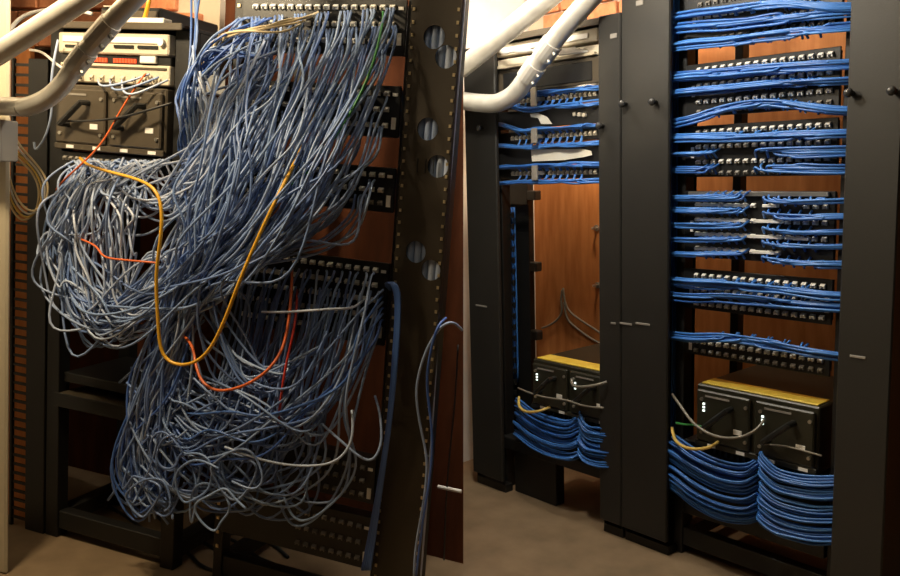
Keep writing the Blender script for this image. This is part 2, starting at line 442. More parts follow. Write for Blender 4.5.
# slotted vertical cable duct at the far left: two stiles and a ladder of rungs
xa, xb = L(13, 200).x, L(27, 200).x
t = thing('slotted_cable_duct', 'black slotted vertical cable duct with orange plywood showing between its rungs', 'cable duct', LM, ((xa + xb) / 2, 0, 0))
ztop = L(20, 58).z; zb = 0.03
MB().box(xa - 0.012, xa, 0, 0.012, 0, ztop, 0.002).build('stile', 'black_steel', t)
MB().box(xb, xb + 0.08, 0, 0.012, 0, ztop, 0.002).build('stile', 'black_steel', t)
_r = MB(); _r.box(-(xb - xa) / 2, (xb - xa) / 2, 0, 0.006, -0.0042, 0.0042); RUNG = small_mesh('rung', _r, 'black_steel')
z = zb
while z < ztop: spot('rung', RUNG, t, ((xa + xb) / 2, 0.004, z)); z += 0.0305

# perforated side panel with round cable holes at the right of the untidy rack
hx0, hx1 = L(412, 0, -0.03).x, L(461.5, 8, -0.03).x
holes = [(434, 37, 12), (455, 57, 12), (427.5, 129, 11.5), (446, 167, 11.5), (415.5, 252, 11), (436.5, 271, 10.5)]
hl = []
for (px, py, r_) in holes:
    c = L(px, py, -0.03); e = L(px, py + r_, -0.03); hl.append((min(c.x, hx1 - abs(e.z - c.z) - 0.003), c.z, abs(e.z - c.z)))
t = thing('cable_manager', 'brown-black upright side panel pierced by round cable holes', 'cable manager', LM, ((hx0 + hx1) / 2, 0, 0))
plate_with_holes([(hx0, 0.0), (hx1, 0.0), (hx1, 1.98), (hx0, 1.98)], hl, -0.03, -0.026).build('pierced_plate', 'brown_black_steel', t)
MB().box(hx0, hx0 + 0.004, -0.026, 0.16, 0.0, 1.98).build('flange', 'brown_black_steel', t)
MB().box(hx1 - 0.004, hx1, -0.026, -0.012, 0.0, 1.98).build('flange', 'brown_black_steel', t)
for xx in (hx0 + 0.008, hx1 - 0.006):
    s_ = MB(); z = 0.05
    while z < 1.96: s_.box(xx - 0.003, xx + 0.003, -0.033, -0.03, z - 0.004, z + 0.004); z += 0.031
    so = s_.build('screw', 'lit_hole_tan', t); so['kind'] = 'stuff'  # pale blocks standing in for the light holes along the plate edges
for k in range(3):                                   # slits
    MB().box(hx0 + 0.045 + k * 0.022, hx0 + 0.047 + k * 0.022, -0.032, -0.03, 1.265, 1.30).build('slit', 'black_plastic', t)
# thick blue-grey cables running up inside the side panel, seen through the holes
for k in range(6):
    x = hx0 + 0.020 + k * 0.0205
    cable(LM, [(x, -0.012, 0.02), (x + 0.003, -0.012, 0.5), (x - 0.003, -0.013, 1.0), (x + 0.002, -0.012, 1.5), (x, -0.012, 1.97)], 0.0105, 'pale_grey_cable',
          'thick grey-blue riser cable seen through the round holes of the side panel', 'riser cables inside the pierced side panel', name='riser_cable', n=8)

# patch panels of the untidy rack (rows found at their right ends)
def rowsL(ys, px=392): return [zof(L, px, y) for y in ys]
pan = [([8, 25, 42], 'top', 0, 56), ([94, 110, 126], 'second', 86, 138), ([176, 191, 204], 'third', 168, 213),
       ([270, 285, 300, 316, 334], 'fourth', 262, 345), ([465, 478, 492], 'fifth', 455, 500), ([524, 540, 556], 'lowest', 514, 566)]
for (ys, nm, t0, t1) in pan:
    px = 392 if ys[0] < 250 else (378 if ys[0] < 400 else 356)
    rows = [zof(L, px, y) for y in ys]
    zt, zbm = zof(L, px, t0), zof(L, px, t1)
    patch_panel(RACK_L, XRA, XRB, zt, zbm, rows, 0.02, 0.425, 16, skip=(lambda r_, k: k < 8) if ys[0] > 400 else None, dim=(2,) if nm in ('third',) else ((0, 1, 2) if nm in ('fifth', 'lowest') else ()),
                tags=[(0.447, rows[0] - 0.002, 0.014, 0.008), (0.447, rows[-1] + 0.006, 0.012, 0.03)])

# --- equipment of the left bay, top to bottom
def unit_box(px0, py0, px1, py1, P, y=0.0):
    a, b = P(px0, py0, y), P(px1, py1, y); return a.x, b.x, b.z, a.z
XA, XB = XLA + 0.004, XLB - 0.004
def zl(py, px=118): return L(px, py).z
# tray on top of the rack with papers
t = thing('shelf_tray', 'black steel shelf across the top of the left untidy rack', 'shelf', LM, ((XA + XB) / 2, 0, zl(33)))
MB().box(XLA - 0.05, XLB + 0.05, -0.03, 0.34, zl(29), zl(25), 0.002).build('board', 'black_steel', t)
MB().box(XLA - 0.05, XLB + 0.05, -0.036, -0.03, zl(31), zl(24), 0.002).build('lip', 'dark_bronze', t)
zsh = zl(25)
t = thing('dark_case', 'dark metal case lying on the top shelf of the left untidy rack', 'case', LM, ((XA + XB) / 2, 0.1, zsh))
MB().box(XA + 0.11, XB - 0.07, 0.03, 0.30, zsh, zsh + 0.055, 0.004).build('body', 'black_plastic', t)
MB().box(XA + 0.12, XB - 0.08, 0.024, 0.03, zsh + 0.008, zsh + 0.045, 0.002).build('front', 'dark_bronze', t)
tag(MB().box(XA + 0.13, XB - 0.17, 0.02, 0.26, zsh + 0.0555, zsh + 0.0575).build('paper_sheet', 'paper', None, LM, (XA + 0.2, 0.1, zsh + 0.0555)), 'white printed sheet lying on the dark case', 'paper')
tag(MB().box(XB - 0.16, XB - 0.02, -0.02, 0.018, zsh + 0.001, zsh + 0.018, 0.002).build('label_holder', 'white_plastic', None, LM, (XB - 0.1, 0, zsh + 0.001)), 'flat white plastic strip at the front of the top shelf', 'strip')

# cream network switch with dark port windows
t = thing('network_switch', 'cream network switch with dark port slots under the top shelf', 'switch', LM, ((XA + XB) / 2, 0, zl(54)))
MB().box(XA, XB, -0.02, 0.28, zl(55), zl(34), 0.004).build('case', 'cream_plastic', t)
MB().box(XA + 0.02, XB - 0.03, -0.024, -0.02, zl(44), zl(38), 0.001).build('bright_band', 'white_plastic', t)
for k in range(2): MB().box(XB - 0.19 + k * 0.085, XB - 0.12 + k * 0.085, -0.024, -0.019, zl(49), zl(46)).build('port_slot', 'black_plastic', t)
MB().box(XA + 0.03, XA + 0.10, -0.024, -0.019, zl(49.5), zl(47)).build('port_slot', 'black_plastic', t)
q = Vector((XB - 0.02, -0.02, zl(42.5)))
MB().tube([q, q + Vector((0, -0.012, 0))], 0.011, 14).build('knob', 'white_plastic', t)
# dark unit with a row of red lamps
t = thing('lamp_panel', 'dark rack unit with a row of small red lamps and a white block', 'rack unit', LM, ((XA + XB) / 2, 0, zl(63)))
MB().box(XA, XB, -0.008, 0.25, zl(64), zl(55.5), 0.002).build('case', 'black_plastic', t)
_l = MB(); _l.box(-0.004, 0.004, -0.004, 0, -0.006, 0.006); LED = small_mesh('red_lamp', _l, 'led_red')
for k in range(15):
    if k in (5, 6): continue
    spot('red_lamp', LED, t, (XA + 0.13 + k * 0.0105, -0.008, zl(61)))
MB().box(XB - 0.10, XB - 0.045, -0.02, -0.008, zl(63), zl(56), 0.002).build('white_block', 'white_plastic', t)
# cream patch shelf with grey cables
t = thing('patch_shelf', 'cream patch unit with round sockets above the dark power unit', 'patch unit', LM, ((XA + XB) / 2, 0, zl(85)))
MB().box(XA, XB, -0.012, 0.25, zl(84), zl(64.5), 0.003).build('case', 'cream_plastic', t)
MB().box(XA + 0.01, XB - 0.01, -0.015, -0.012, zl(69), zl(67)).build('groove', 'dark_bronze', t)
for k in range(9):
    spot('socket', SOCKET, t, (XA + 0.05 + k * 0.038, -0.012, zl(79)))
for k in range(3):
    a = L(98 + 12 * k, 80, -0.02); b = L(150 + 9 * k, 74 + 3 * k, -0.02)
    mid = a.lerp(b, 0.5) + Vector((0, -0.05, -0.03 - 0.008 * k))
    cable(LM, [a, a.lerp(mid, .6) + Vector((0, -.02, -.008)), mid, b.lerp(mid, .4) + Vector((0, -.01, -.006)), b], 0.0032, 'pale_grey_cable',
          'short pale grey lead looping across the cream patch unit', 'short leads on the cream patch unit')
# big dark power unit with two diagonal handles
def power_unit(M, P, label, x0, x1, zt, zb_, body, y0=-0.02, yellow=False, led=False, n=2, depth=0.34):
    t = thing('power_unit', label, 'power unit', M, ((x0 + x1) / 2, 0, zb_))
    MB().box(x0, x1, y0, depth, zb_, zt, 0.004).build('case', body, t)
    w = (x1 - x0) / n; h = zt - zb_
    for i in range(n):
        xa_, xb_ = x0 + i * w + 0.008, x0 + (i + 1) * w - 0.008
        mo = MB().box(xa_, xb_, y0 - 0.014, y0, zb_ + h * 0.10, zt - h * 0.07, 0.004).build('module', body, t)
        # handle: a bar on two feet, slanting up to the right
        A = Vector((xa_ + w * 0.24, y0 - 0.045, zb_ + h * 0.38)); B = Vector((xa_ + w * 0.62, y0 - 0.045, zb_ + h * 0.72))
        MB().tube([A + Vector((0, .034, 0)), A, A.lerp(B, .5), B, B + Vector((0, .034, 0))], 0.009, 8).build('handle', 'black_plastic', mo)
        for (fx, fz) in ((0.10, 0.86), (0.86, 0.86), (0.10, 0.18), (0.86, 0.18)):
            q = Vector((xa_ + w * fx, y0 - 0.014, zb_ + h * (0.1 + 0.8 * fz)))
            MB().tube([q, q + Vector((0, -0.005, 0))], 0.0055, 8).build('screw', 'zinc', mo)
        MB().box(xa_ + w * 0.66, xa_ + w * 0.80, y0 - 0.016, y0 - 0.014, zb_ + h * 0.33, zb_ + h * 0.41).build('label_sticker', 'white_plastic', mo)
        MB().box(xa_ + w * 0.16, xa_ + w * 0.58, y0 - 0.016, y0 - 0.014, zt - h * 0.17, zt - h * 0.14).build('vent_slot', 'grey_plastic', mo)
        if led:
            for k in range(3):
                MB().box(xa_ + w * 0.12, xa_ + w * 0.155, y0 - 0.017, y0 - 0.014, zt - h * (0.30 + k * 0.055), zt - h * (0.27 + k * 0.055)).build('status_lamp', 'led_white', mo)
    ft = MB().box(x0, x1, y0 - 0.010, y0, zb_, zb_ + h * 0.09, 0.002).build('foot_bar', body, t)
    for k in range(4):
        MB().box(x0 + (x1 - x0) * (.12 + .25 * k), x0 + (x1 - x0) * (.19 + .25 * k), y0 - 0.012, y0 - 0.010, zb_ + h * 0.02, zb_ + h * 0.07).build('label_sticker', 'white_plastic', ft)
    if yellow:
        MB().box(x0 + 0.01, x1 - 0.012, y0 + 0.012, y0 + 0.085, zt, zt + 0.004, 0.001).build('yellow_strip', 'yellow_label', t)
    return t
power_unit(LM, L, 'dark bronze power unit with two slanting handles above the cable tangle', XA, XB, zl(87), zl(153), 'dark_bronze')
# dark unit the pale cables come out of, and the rail of a lower shelf
t = thing('network_switch', 'black network switch below the power unit, feeding the pale cables', 'switch', LM, ((XA + XB) / 2, 0, zl(170)))
MB().box(XA, XB, -0.012, 0.28, zl(171), zl(155), 0.003).build('case', 'black_plastic', t)
for k in range(16): spot('jack', JACK_DIM, t, (XA + 0.03 + k * (XB - XA - 0.06) / 15, -0.012, zl(162)))
t = thing('shelf_tray', 'dark steel cross shelf low in the left untidy rack', 'shelf', LM, ((XA + XB) / 2, 0, zl(405)))
MB().box(XA, XB, -0.015, 0.3, zl(412), zl(405), 0.002).build('board', 'dark_bronze', t)
MB().box(XA, XB, -0.02, -0.015, zl(417), zl(403), 0.001).build('lip', 'black_steel', t)
MB().box(XA, XB, 0.02, 0.3, zl(395), zl(385), 0.002).build('back_rail', 'black_steel', t)

# ------------------------------------------------------------------ the tangle
JX = 1.0
def J(s): return rnd.gauss(0, s)
def Lp(px, py, y): return L(px, py, y)
def path(pts, jit=5.0, jy=0.02):
    out = []
    for i, (px, py, y) in enumerate(pts):
        if i == 0: out.append(L(px, py, y)); continue
        j = jit if i > 1 else 1.0
        out.append(L(px + J(j), min(py + J(j), 572), min(-0.035, y + J(jy if i > 1 else 0.004))))
    return out
def lerp(a, b, t): return a + (b - a) * t
CR = 0.0034
def third(s): return ('left', 'middle', 'right')[min(2, int(s * 3))]
def gA():      # upper two port rows: sweep down and left, gather in the middle
    lab = 'slack blue-grey patch cable sweeping down from the uppermost panel of the untidy rack'
    for i in range(78):
        row = i % 3; s = ((i * 0.618) % 1.0)
        px = 240 + 157 * s; py = (18 - 10 * s, 34 - 8 * s, 50 - 6 * s)[row]
        d = rnd.random()
        end = rnd.random()
        m1 = (lerp(px - 6, px - 14, d), py + 30 + 12 * d)
        m2 = (lerp(222, 352, s) - 12 * d + J(11), lerp(105, 138, s) + 12 * row + J(12))
        m3 = (lerp(200, 292, s) + J(15), lerp(180, 215, s) + 10 * row + J(16))
        m4 = (lerp(182, 225, s) + J(10), lerp(245, 285, s) + J(14))
        pts = [(px, py, -.012), (px - 1, py + 7, -.05), (*m1, -.08), (*m2, -.13 - .06 * d), (*m3, -.17 - .07 * d), (*m4, -.17 - .06 * d)]
        if end < .5: pts += [(172 + J(8), 325 + J(12), -.15), (155 + J(12), 400 + J(20), -.14), (140 + J(14), 470 + J(18), -.12), (160 + J(14), 508 + J(8), -.12)]
        elif end < .8: pts += [(140 + J(14), 300 + J(20), -.17), (92 + J(14), 310 + J(18), -.16), (66 + J(8), 255 + J(18), -.13), (84 + J(12), 185 + J(8), -.09), (100 + J(20), 166, -.04)]
        else: pts += [(215 + J(20), 350 + J(20), -.15), (265 + J(20), 380 + J(14), -.16), (310 + J(16), 340 + J(16), -.10)]
        lab = 'blue-grey cable from the %s third of the uppermost untidy panel, %s' % (third(s), 'ending at the foot' if end < .5 else ('ending in the left loops' if end < .8 else 'ending in the lower belly'))
        cable(LM, path(pts, 3.0), CR, 'blue_grey_cable', lab, 'cables from the uppermost panel of the untidy rack')
def gB():
    lab = 'blue-grey patch cable drooping left from the second panel of the untidy rack'
    for i in range(34):
        row = i % 3; s = (i * 0.618) % 1.0
        px = 262 + 128 * s; py = (97, 112, 127)[row]
        d = rnd.random()
        pts = [(px, py, -.012), (px - 2, py + 6, -.05), (px - 8 - 6 * d, py + 34, -.08), (lerp(225, 345, s) + J(8), lerp(190, 195, s) + 8 * row + J(8), -.12 - .05 * d),
               (lerp(200, 270, s) + J(10), lerp(235, 250, s) + J(12), -.15 - .06 * d), (lerp(170, 205, s) + J(10), 290 + J(16), -.15)]
        if d < .6: pts += [(168 + J(9), 350 + J(20), -.14), (150 + J(14), 430 + J(25), -.13), (150 + J(20), 490 + J(14), -.12)]
        else: pts += [(120 + J(16), 320 + J(18), -.15), (70 + J(10), 290 + J(20), -.14), (62 + J(8), 220 + J(14), -.11), (92 + J(14), 175 + J(6), -.06)]
        lab = 'blue-grey cable drooping from the %s third of the second untidy panel %s' % (third(s), 'to the foot' if d < .6 else 'to the left loops')
        cable(LM, path(pts, 3.0), CR, 'blue_grey_cable', lab, 'cables from the second panel of the untidy rack')
def gC():
    lab = 'blue-grey patch cable looping left from the third panel of the untidy rack'
    for i in range(20):
        row = i % 2; s = (i * 0.618) % 1.0
        px = 285 + 95 * s; py = (180, 195)[row]; d = rnd.random()
        pts = [(px, py, -.012), (px - 2, py + 6, -.05), (px - 8, py + 22, -.08), (px - 38 + J(8), 240 + 10 * d, -.11), (lerp(220, 275, s) + J(10), 255 + J(10), -.14), (185 + J(12), 285 + J(14), -.15),
               (168 + J(8), 350 + J(16), -.14), (150 + J(14), 430 + J(25), -.12)]
        lab = 'blue-grey cable looping left from the %s third of the third untidy panel' % third(s)
        cable(LM, path(pts, 3.0), CR, 'blue_grey_cable', lab, 'cables from the third panel of the untidy rack')
def gD():
    lab = 'blue-grey patch cable hanging in a deep loop from the fourth panel of the untidy rack'
    for i in range(76):
        row = i % 4; s = (i * 0.618) % 1.0
        px = 240 + 142 * s; py = 262 + 8 * s + (4, 22, 38, 56)[row]; d = rnd.random()
        pts = [(px, py, -.012), (px - 2, py + 6, -.05), (px - 7 - 6 * d, py + 40, -.08), (px - 22 - 14 * d, 385 + 22 * d + J(8), -.11 - .04 * d)]
        if d < .45: pts += [(max(px - 62 + J(10), 130), 432 + J(14), -.14), (max(px - 112 + J(12), 125), 425 + J(14), -.15), (170 + J(14), 380 + J(16), -.14), (176 + J(10), 320 + J(18), -.12)]
        elif d < .8: pts += [(px - 36 + J(10), 455 + J(14), -.12), (max(px - 86 + J(12), 150), 495 + J(12), -.13), (max(px - 140 + J(12), 122), 455 + J(16), -.13), (150 + J(12), 390 + J(18), -.12)]
        else: pts += [(px - 20 + J(10), 470 + J(14), -.10), (px - 45 + J(12), 510 + J(12), -.10), (max(px - 90 + J(12), 150), 515 + J(14), -.10), (px - 95 + J(10), 465 + J(10), -.10), (px - 60, 440 + J(10), -.1)]
        lab = 'blue-grey cable from the %s third of the fourth untidy panel, %s' % (third(s), 'in a shallow loop' if d < .45 else ('in a deep loop' if d < .8 else 'curling at the foot'))
        cable(LM, path(pts, 3.0), CR, 'blue_grey_cable', lab, 'cables from the fourth panel of the untidy rack')
def gE():
    lab = 'pale grey-blue patch cable looping out of the switch under the power unit'
    for i in range(46):
        s = (i * 0.618) % 1.0; px = 74 + 92 * s; d = rnd.random()
        pts = [(px, 162, -.014), (px - 1, 160 + 6 * d, -.05), (lerp(66, 130, s) + J(9), 178 + 14 * d, -.11 - .05 * d), (lerp(50, 128, s) + J(12), 222 + J(16), -.15 - .05 * d), (lerp(48, 130, s) + J(12), 268 + J(18), -.16),
               (lerp(70, 130, s) + J(11), 312 + J(16) + 12 * d, -.16), (132 + J(9), 315 + J(18), -.15), (168 + J(8), 275 + J(18), -.16)]
        if d < .5: pts += [(196 + J(8), 215 + J(12), -.14), (205 + J(10), 140 + J(16), -.10), (200 + J(9), 80 + J(14), -.07)]
        else: pts += [(176 + J(7), 335 + J(14), -.14), (150 + J(12), 410 + J(18), -.12)]
        lab = 'pale cable from the %s third of the switch under the power unit, turning %s' % (third(s), 'up' if d < .5 else 'down')
        cable(LM, path(pts, 3.0), CR, 'pale_grey_cable', lab, 'pale cables from the switch under the power unit')
def gE2():
    lab = 'pale grey-blue patch cable strung right from the power unit towards the patch panels'
    for i in range(24):
        s = (i * 0.618) % 1.0; px = 76 + 90 * s; d = rnd.random()
        pts = [(px, 162, -.014), (px + 3, 160 + 5 * d, -.06), (px + 18, 176 + 50 * d * d + J(6), -.12), (lerp(140, 182, s) + J(8), 192 + 50 * d * d + J(12), -.16), (205 + J(8), 160 + J(16), -.15), (230 + J(12), 105 + J(16), -.11), (252 + 30 * d, 62 + J(8), -.06)]
        cable(LM, path(pts, 3.0), CR, 'pale_grey_cable', lab, 'pale cables strung between the untidy racks')
def gT():
    lab = 'blue patch cable running down the gap between the two untidy racks'
    for i in range(24):
        d = rnd.random()
        pts = [*([(197 + J(3), -20, .05), (194 + J(3), 40, .0)] if i < 4 else [(226 + 2.2 * i, 18 + 18 * (i % 3), -.012), (218 + 2 * i + J(3), 24 + 16 * (i % 3), -.06), (204 + J(8), 44 + 22 * d + J(4), -.08)]), (187 + J(6), 88 + 18 * d, -.08), (183 + J(8), 142 + J(10), -.10), (198 + J(11), 205 + J(12), -.12), (190 + J(9), 262 + J(12), -.15), (166 + J(9), 330 + J(10), -.16), (146 + J(10), 400 + J(16), -.15), (128 + J(10), 460 + J(14), -.13), (146 + J(10), 505 + J(12), -.12), (172 + J(10), 470 + J(14), -.12)]
        cable(LM, path(pts, 3.0), CR, 'deep_blue_cable' if i % 2 else 'blue_grey_cable', lab, 'cables between the two untidy racks')
gA(); gB(); gC(); gD(); gE(); gE2(); gT()
def one(M, P, pts, r, m, label, **kw):
    return cable(M, [P(*q) for q in pts], r, m, label, **kw)
# loose coils at the foot of the tangle
for i, (cx_, cy_, rr) in enumerate([(160, 455, 16), (186, 478, 21), (205, 505, 19), (138, 492, 17), (228, 470, 22)]):
    pts = []
    for k in range(15):
        a = 2.2 * math.pi * k / 9 + i
        pts.append((cx_ + rr * math.cos(a) * (1 + .25 * math.sin(k * 1.3 + i)) + k * 1.2 + J(2), cy_ + rr * 1.15 * math.sin(a) * (1 + .3 * math.cos(k + 2 * i)) + J(3), -.16 - .003 * k))
    pts = [(cx_ + 5, cy_ - 90, -.12), (cx_ - 4, cy_ - 45, -.15)] + pts
    one(LM, L, pts, CR, 'blue_grey_cable', 'loosely coiled blue-grey patch cable at the foot of the tangle', group='coiled cables at the foot of the tangle', k=5)
# single cables one can pick out
one(LM, L, [(80, 158, -.02), (88, 165, -.13), (110, 172, -.2), (136, 179, -.24), (153, 188, -.26), (161, 205, -.27), (161, 235, -.28), (156, 275, -.28), (158, 320, -.28), (161, 350, -.28), (172, 363, -.28), (190, 364, -.28), (208, 352, -.28), (224, 322, -.28), (240, 280, -.28), (258, 238, -.26), (276, 200, -.24), (291, 170, -.19), (303, 145, -.13), (312, 118, -.06), (314, 104, -.015)],
    0.0046, 'yellow_cable', 'yellow cable hanging in a long U in front of the blue tangle', name='yellow_cable')
one(LM, L, [(292, 268, -.012), (292, 275, -.10), (290, 310, -.16), (284, 345, -.2), (270, 368, -.24), (248, 384, -.26), (222, 391, -.26), (204, 384, -.25), (196, 366, -.23), (192, 345, -.19), (178, 330, -.14)],
    0.0040, 'orange_cable', 'orange-red cable sagging in a short loop below the yellow cable', name='orange_cable')
one(LM, L, [(297, 290, -.012), (297, 300, -.10), (294, 330, -.15), (287, 360, -.17), (282, 390, -.18), (278, 425, -.16)], 0.0034, 'red_cable', 'short red cable hanging beside the orange-red loop', name='red_cable')
one(LM, L, [(78, 238, -.17), (96, 246, -.20), (104, 257, -.22), (125, 260, -.23), (146, 262, -.23), (158, 263, -.22)], 0.0031, 'orange_cable', 'thin orange cable crossing the pale loops left of the yellow cable', name='orange_cable')
one(LM, L, [(146, 74, -.015), (142, 78, -.05), (122, 108, -.06), (104, 140, -.08), (84, 162, -.10), (66, 178, -.10), (56, 190, -.08)], 0.0028, 'orange_cable', 'thin orange lead slanting across the front of the dark power unit', name='orange_cable')
one(LM, L, [(66, 121, -.05), (90, 121, -.07), (118, 118, -.075), (145, 111, -.07), (172, 103, -.05)], 0.0034, 'dark_cable', 'black lead stretched across the handles of the dark power unit', name='black_lead')
# cream cables along the uppermost panel
for k in range(4):
    one(LM, L, [(318 - 6 * k, 12 + 3 * k, -.012), (312 - 4 * k, 15 + 3 * k, -.07), (285 + J(4), 20 + 3.4 * k + J(2), -.09), (255 + J(4), 27 + 2.6 * k + J(3), -.09), (228 + J(4), 33 + 1.5 * k + J(3), -.08), (206 + 3 * k, 46 + 3 * k, -.06), (198 + 2 * k, 80, -.05)], 0.0032, 'cream_cable',
        'cream cable running left along the uppermost patch panel', group='cream cables on the uppermost panel', name='cream_cable')
one(LM, L, [(383, 12, -.012), (383, 20, -.06), (378, 45, -.10), (370, 72, -.12), (355, 105, -.14), (336, 135, -.15), (318, 160, -.16), (296, 182, -.16), (270, 196, -.15)], 0.0034, 'green_cable', 'green cable among the blue ones under the uppermost panel', name='green_cable')
# blue cables at the right of the fourth panel
for k in range(5):
    one(LM, L, [(386 + k, 286 + k, -.012), (386 + k, 283, -.06), (393 + 1.2 * k, 286, -.07), (396 + k, 310, -.07), (393 + k, 360, -.07), (388 + k * .8, 420, -.07), (379 + k, 480, -.06), (370 + k * 1.5, 530, -.05), (362 + 2 * k, 570, -.05)], 0.0034, 'deep_blue_cable',
        'blue cable hanging straight down beside the rail of the untidy rack', group='blue cables down the rail of the untidy rack')
for k in range(6):
    one(LM, L, [(383, 290 + 6 * k, -.012), (380, 293 + 6 * k, -.05), (366 + J(3), 312 + 7 * k, -.10), (345 + J(8), 345 + 6 * k + J(8), -.13), (310 + J(12), 385 + 5 * k + J(10), -.16), (270 + J(12), 415 + 4 * k + J(14), -.18), (225 + J(14), 425 + 5 * k + J(16), -.18), (185 + J(10), 415 + 8 * k + J(14), -.16), (160 + J(8), 380 + 8 * k, -.13)], CR, 'deep_blue_cable' if k % 2 else 'blue_grey_cable',
        'blue cable slanting down left from the end of the fourth panel', group='blue cables slanting from the fourth panel end')
one(LM, L, [(375, 396, -.03), (380, 415, -.08), (381, 445, -.12), (368, 462, -.14), (340, 440, -.15), (322, 424, -.14)], CR, 'pale_grey_cable', 'pale grey cable curling alone at the right foot of the tangle', name='patch_cable')
one(LM, L, [(225, 447, -.18), (262, 460, -.19), (300, 466, -.19), (335, 462, -.18), (352, 440, -.16), (352, 410, -.14)], CR, 'pale_grey_cable', 'pale grey cable stretched level across the lower tangle', name='patch_cable')
one(LM, L, [(262, 312, -.17), (290, 312, -.17), (330, 309, -.16), (352, 308, -.12), (364, 300, -.04)], CR, 'pale_grey_cable', 'pale blue cable lying level across the fourth panel', name='patch_cable')
one(LM, L, [(462, 330, .02), (452, 322, -.04), (438, 330, -.05), (424, 356, -.05), (416, 390, -.05), (420, 425, -.05), (427, 460, -.05), (424, 500, -.05), (416, 545, -.05), (414, 576, -.05)], 0.0034, 'pale_grey_cable', 'grey-blue cable arching over the right edge and down the side panel', name='patch_cable')
one(LM, L, [(446, 318, .0), (437, 328, -.06), (429, 360, -.06), (427, 390, -.06), (432, 430, -.06), (431, 470, -.06), (423, 520, -.06), (416, 576, -.06)], 0.0034, 'deep_blue_cable', 'blue cable hanging down the lower side panel', name='patch_cable')
one(LM, L, [(458, 345, .1), (455, 400, .1), (450, 450, .1), (446, 500, .1), (444, 560, .1)], 0.0022, 'dark_cable', 'thin dark cable in front of the red-brown wall', name='thin_cable')
# white and cream loops at the far left
for k, (w, m_) in enumerate([((16, 130), 'cream_cable'), ((20, 140), 'white_cable'), ((12, 150), 'cream_yellow_cable'), ((8, 165), 'cream_cable')]):
    one(LM, L, [(10 - k, 126 + 5 * k, -.20), (20 - k, 146 + 4 * k, -.12), (38 - 2 * k, 166 + 2 * k, -.06), (48 - 3 * k, 184 + 2 * k, -.05), (45 - 3 * k, 202 + 3 * k, -.05), (32 - 3 * k, 212 + 3 * k, -.06), (18 - 2 * k, 200 + 3 * k, -.08), (9 - k, 176 + 4 * k, -.12), (4 - k, 150, -.2)], 0.0032, m_,
        ['cream cable in the outermost loop at the far left', 'white cable looped beside the beige door frame', 'dull yellow cable looped beside the beige door frame', 'cream cable in the innermost loop at the far left'][k], name='looped_cable')
one(LM, L, [(8, 38, -.1), (14, 24, -.05), (28, 14, -.02), (48, 10, 0), (70, 9, .02), (92, 14, .03)], 0.006, 'white_cable', 'thick white cable arching behind the straight conduit', name='white_cable')
one(LM, L, [(30, 50, -.04), (42, 52, -.06), (54, 62, -.06), (68, 72, -.05), (80, 74, -.03)], 0.004, 'white_cable', 'white lead crossing behind the bent conduit', name='white_cable')
one(LM, L, [(58, 40, -.05), (54, 60, -.07), (51, 85, -.07), (52, 110, -.06), (46, 135, -.05), (36, 150, -.05), (34, 142, -.05)], 0.0036, 'pale_grey_cable', 'pale blue lead hanging down the left post past the conduit', name='patch_cable')
one(LM, L, [(144, 20, .0), (147, 10, -.01), (149, 0, -.01), (150, -12, .0)], 0.006, 'yellow_cable', 'short yellow cable rising behind the coupling above the top shelf', name='yellow_cable')
t = MB().tube([L(438, 486.5, .10), L(461.5, 491.5, .10)], 0.005, 8); tag(t.build('white_rod', 'white_plastic', None, LM, L(438, 486.5, .10)), 'thin white rod sticking out of the red-brown wall', 'rod')
# dark loose cables on the floor
for k in range(4):
    pts = []
    for j in range(7):
        pts.append((-0.72 + 0.13 * j + 0.03 * k, 0.28 - 0.06 * k + 0.05 * math.sin(j * 1.7 + k * 1.3), 0.006))
    cable(LM, pts, 0.006, 'dark_cable', 'black cable lying loose on the floor under the untidy rack', 'black floor cables', name='floor_cable')

# ================================================================== RIGHT ROOM: TIDY RACKS
yc = -0.06
# right bay frame and left bay frame
xa0, xb0 = -0.022, 0.462
RACK_R = rack_frame(RM, 'black steel rack frame of the wider, nearer tidy bay', xa0, xb0, 1.95, 0.36, post=0.03, holes=False)
XQA, XQB = R(500, 140).x, R(602, 140).x
rack_frame(RM, 'black steel rack frame of the narrow tidy bay with the open plywood view', XQA, XQB, R(550, 30).z, 0.36, post=0.03, holes=False, rear=False, beam=False)

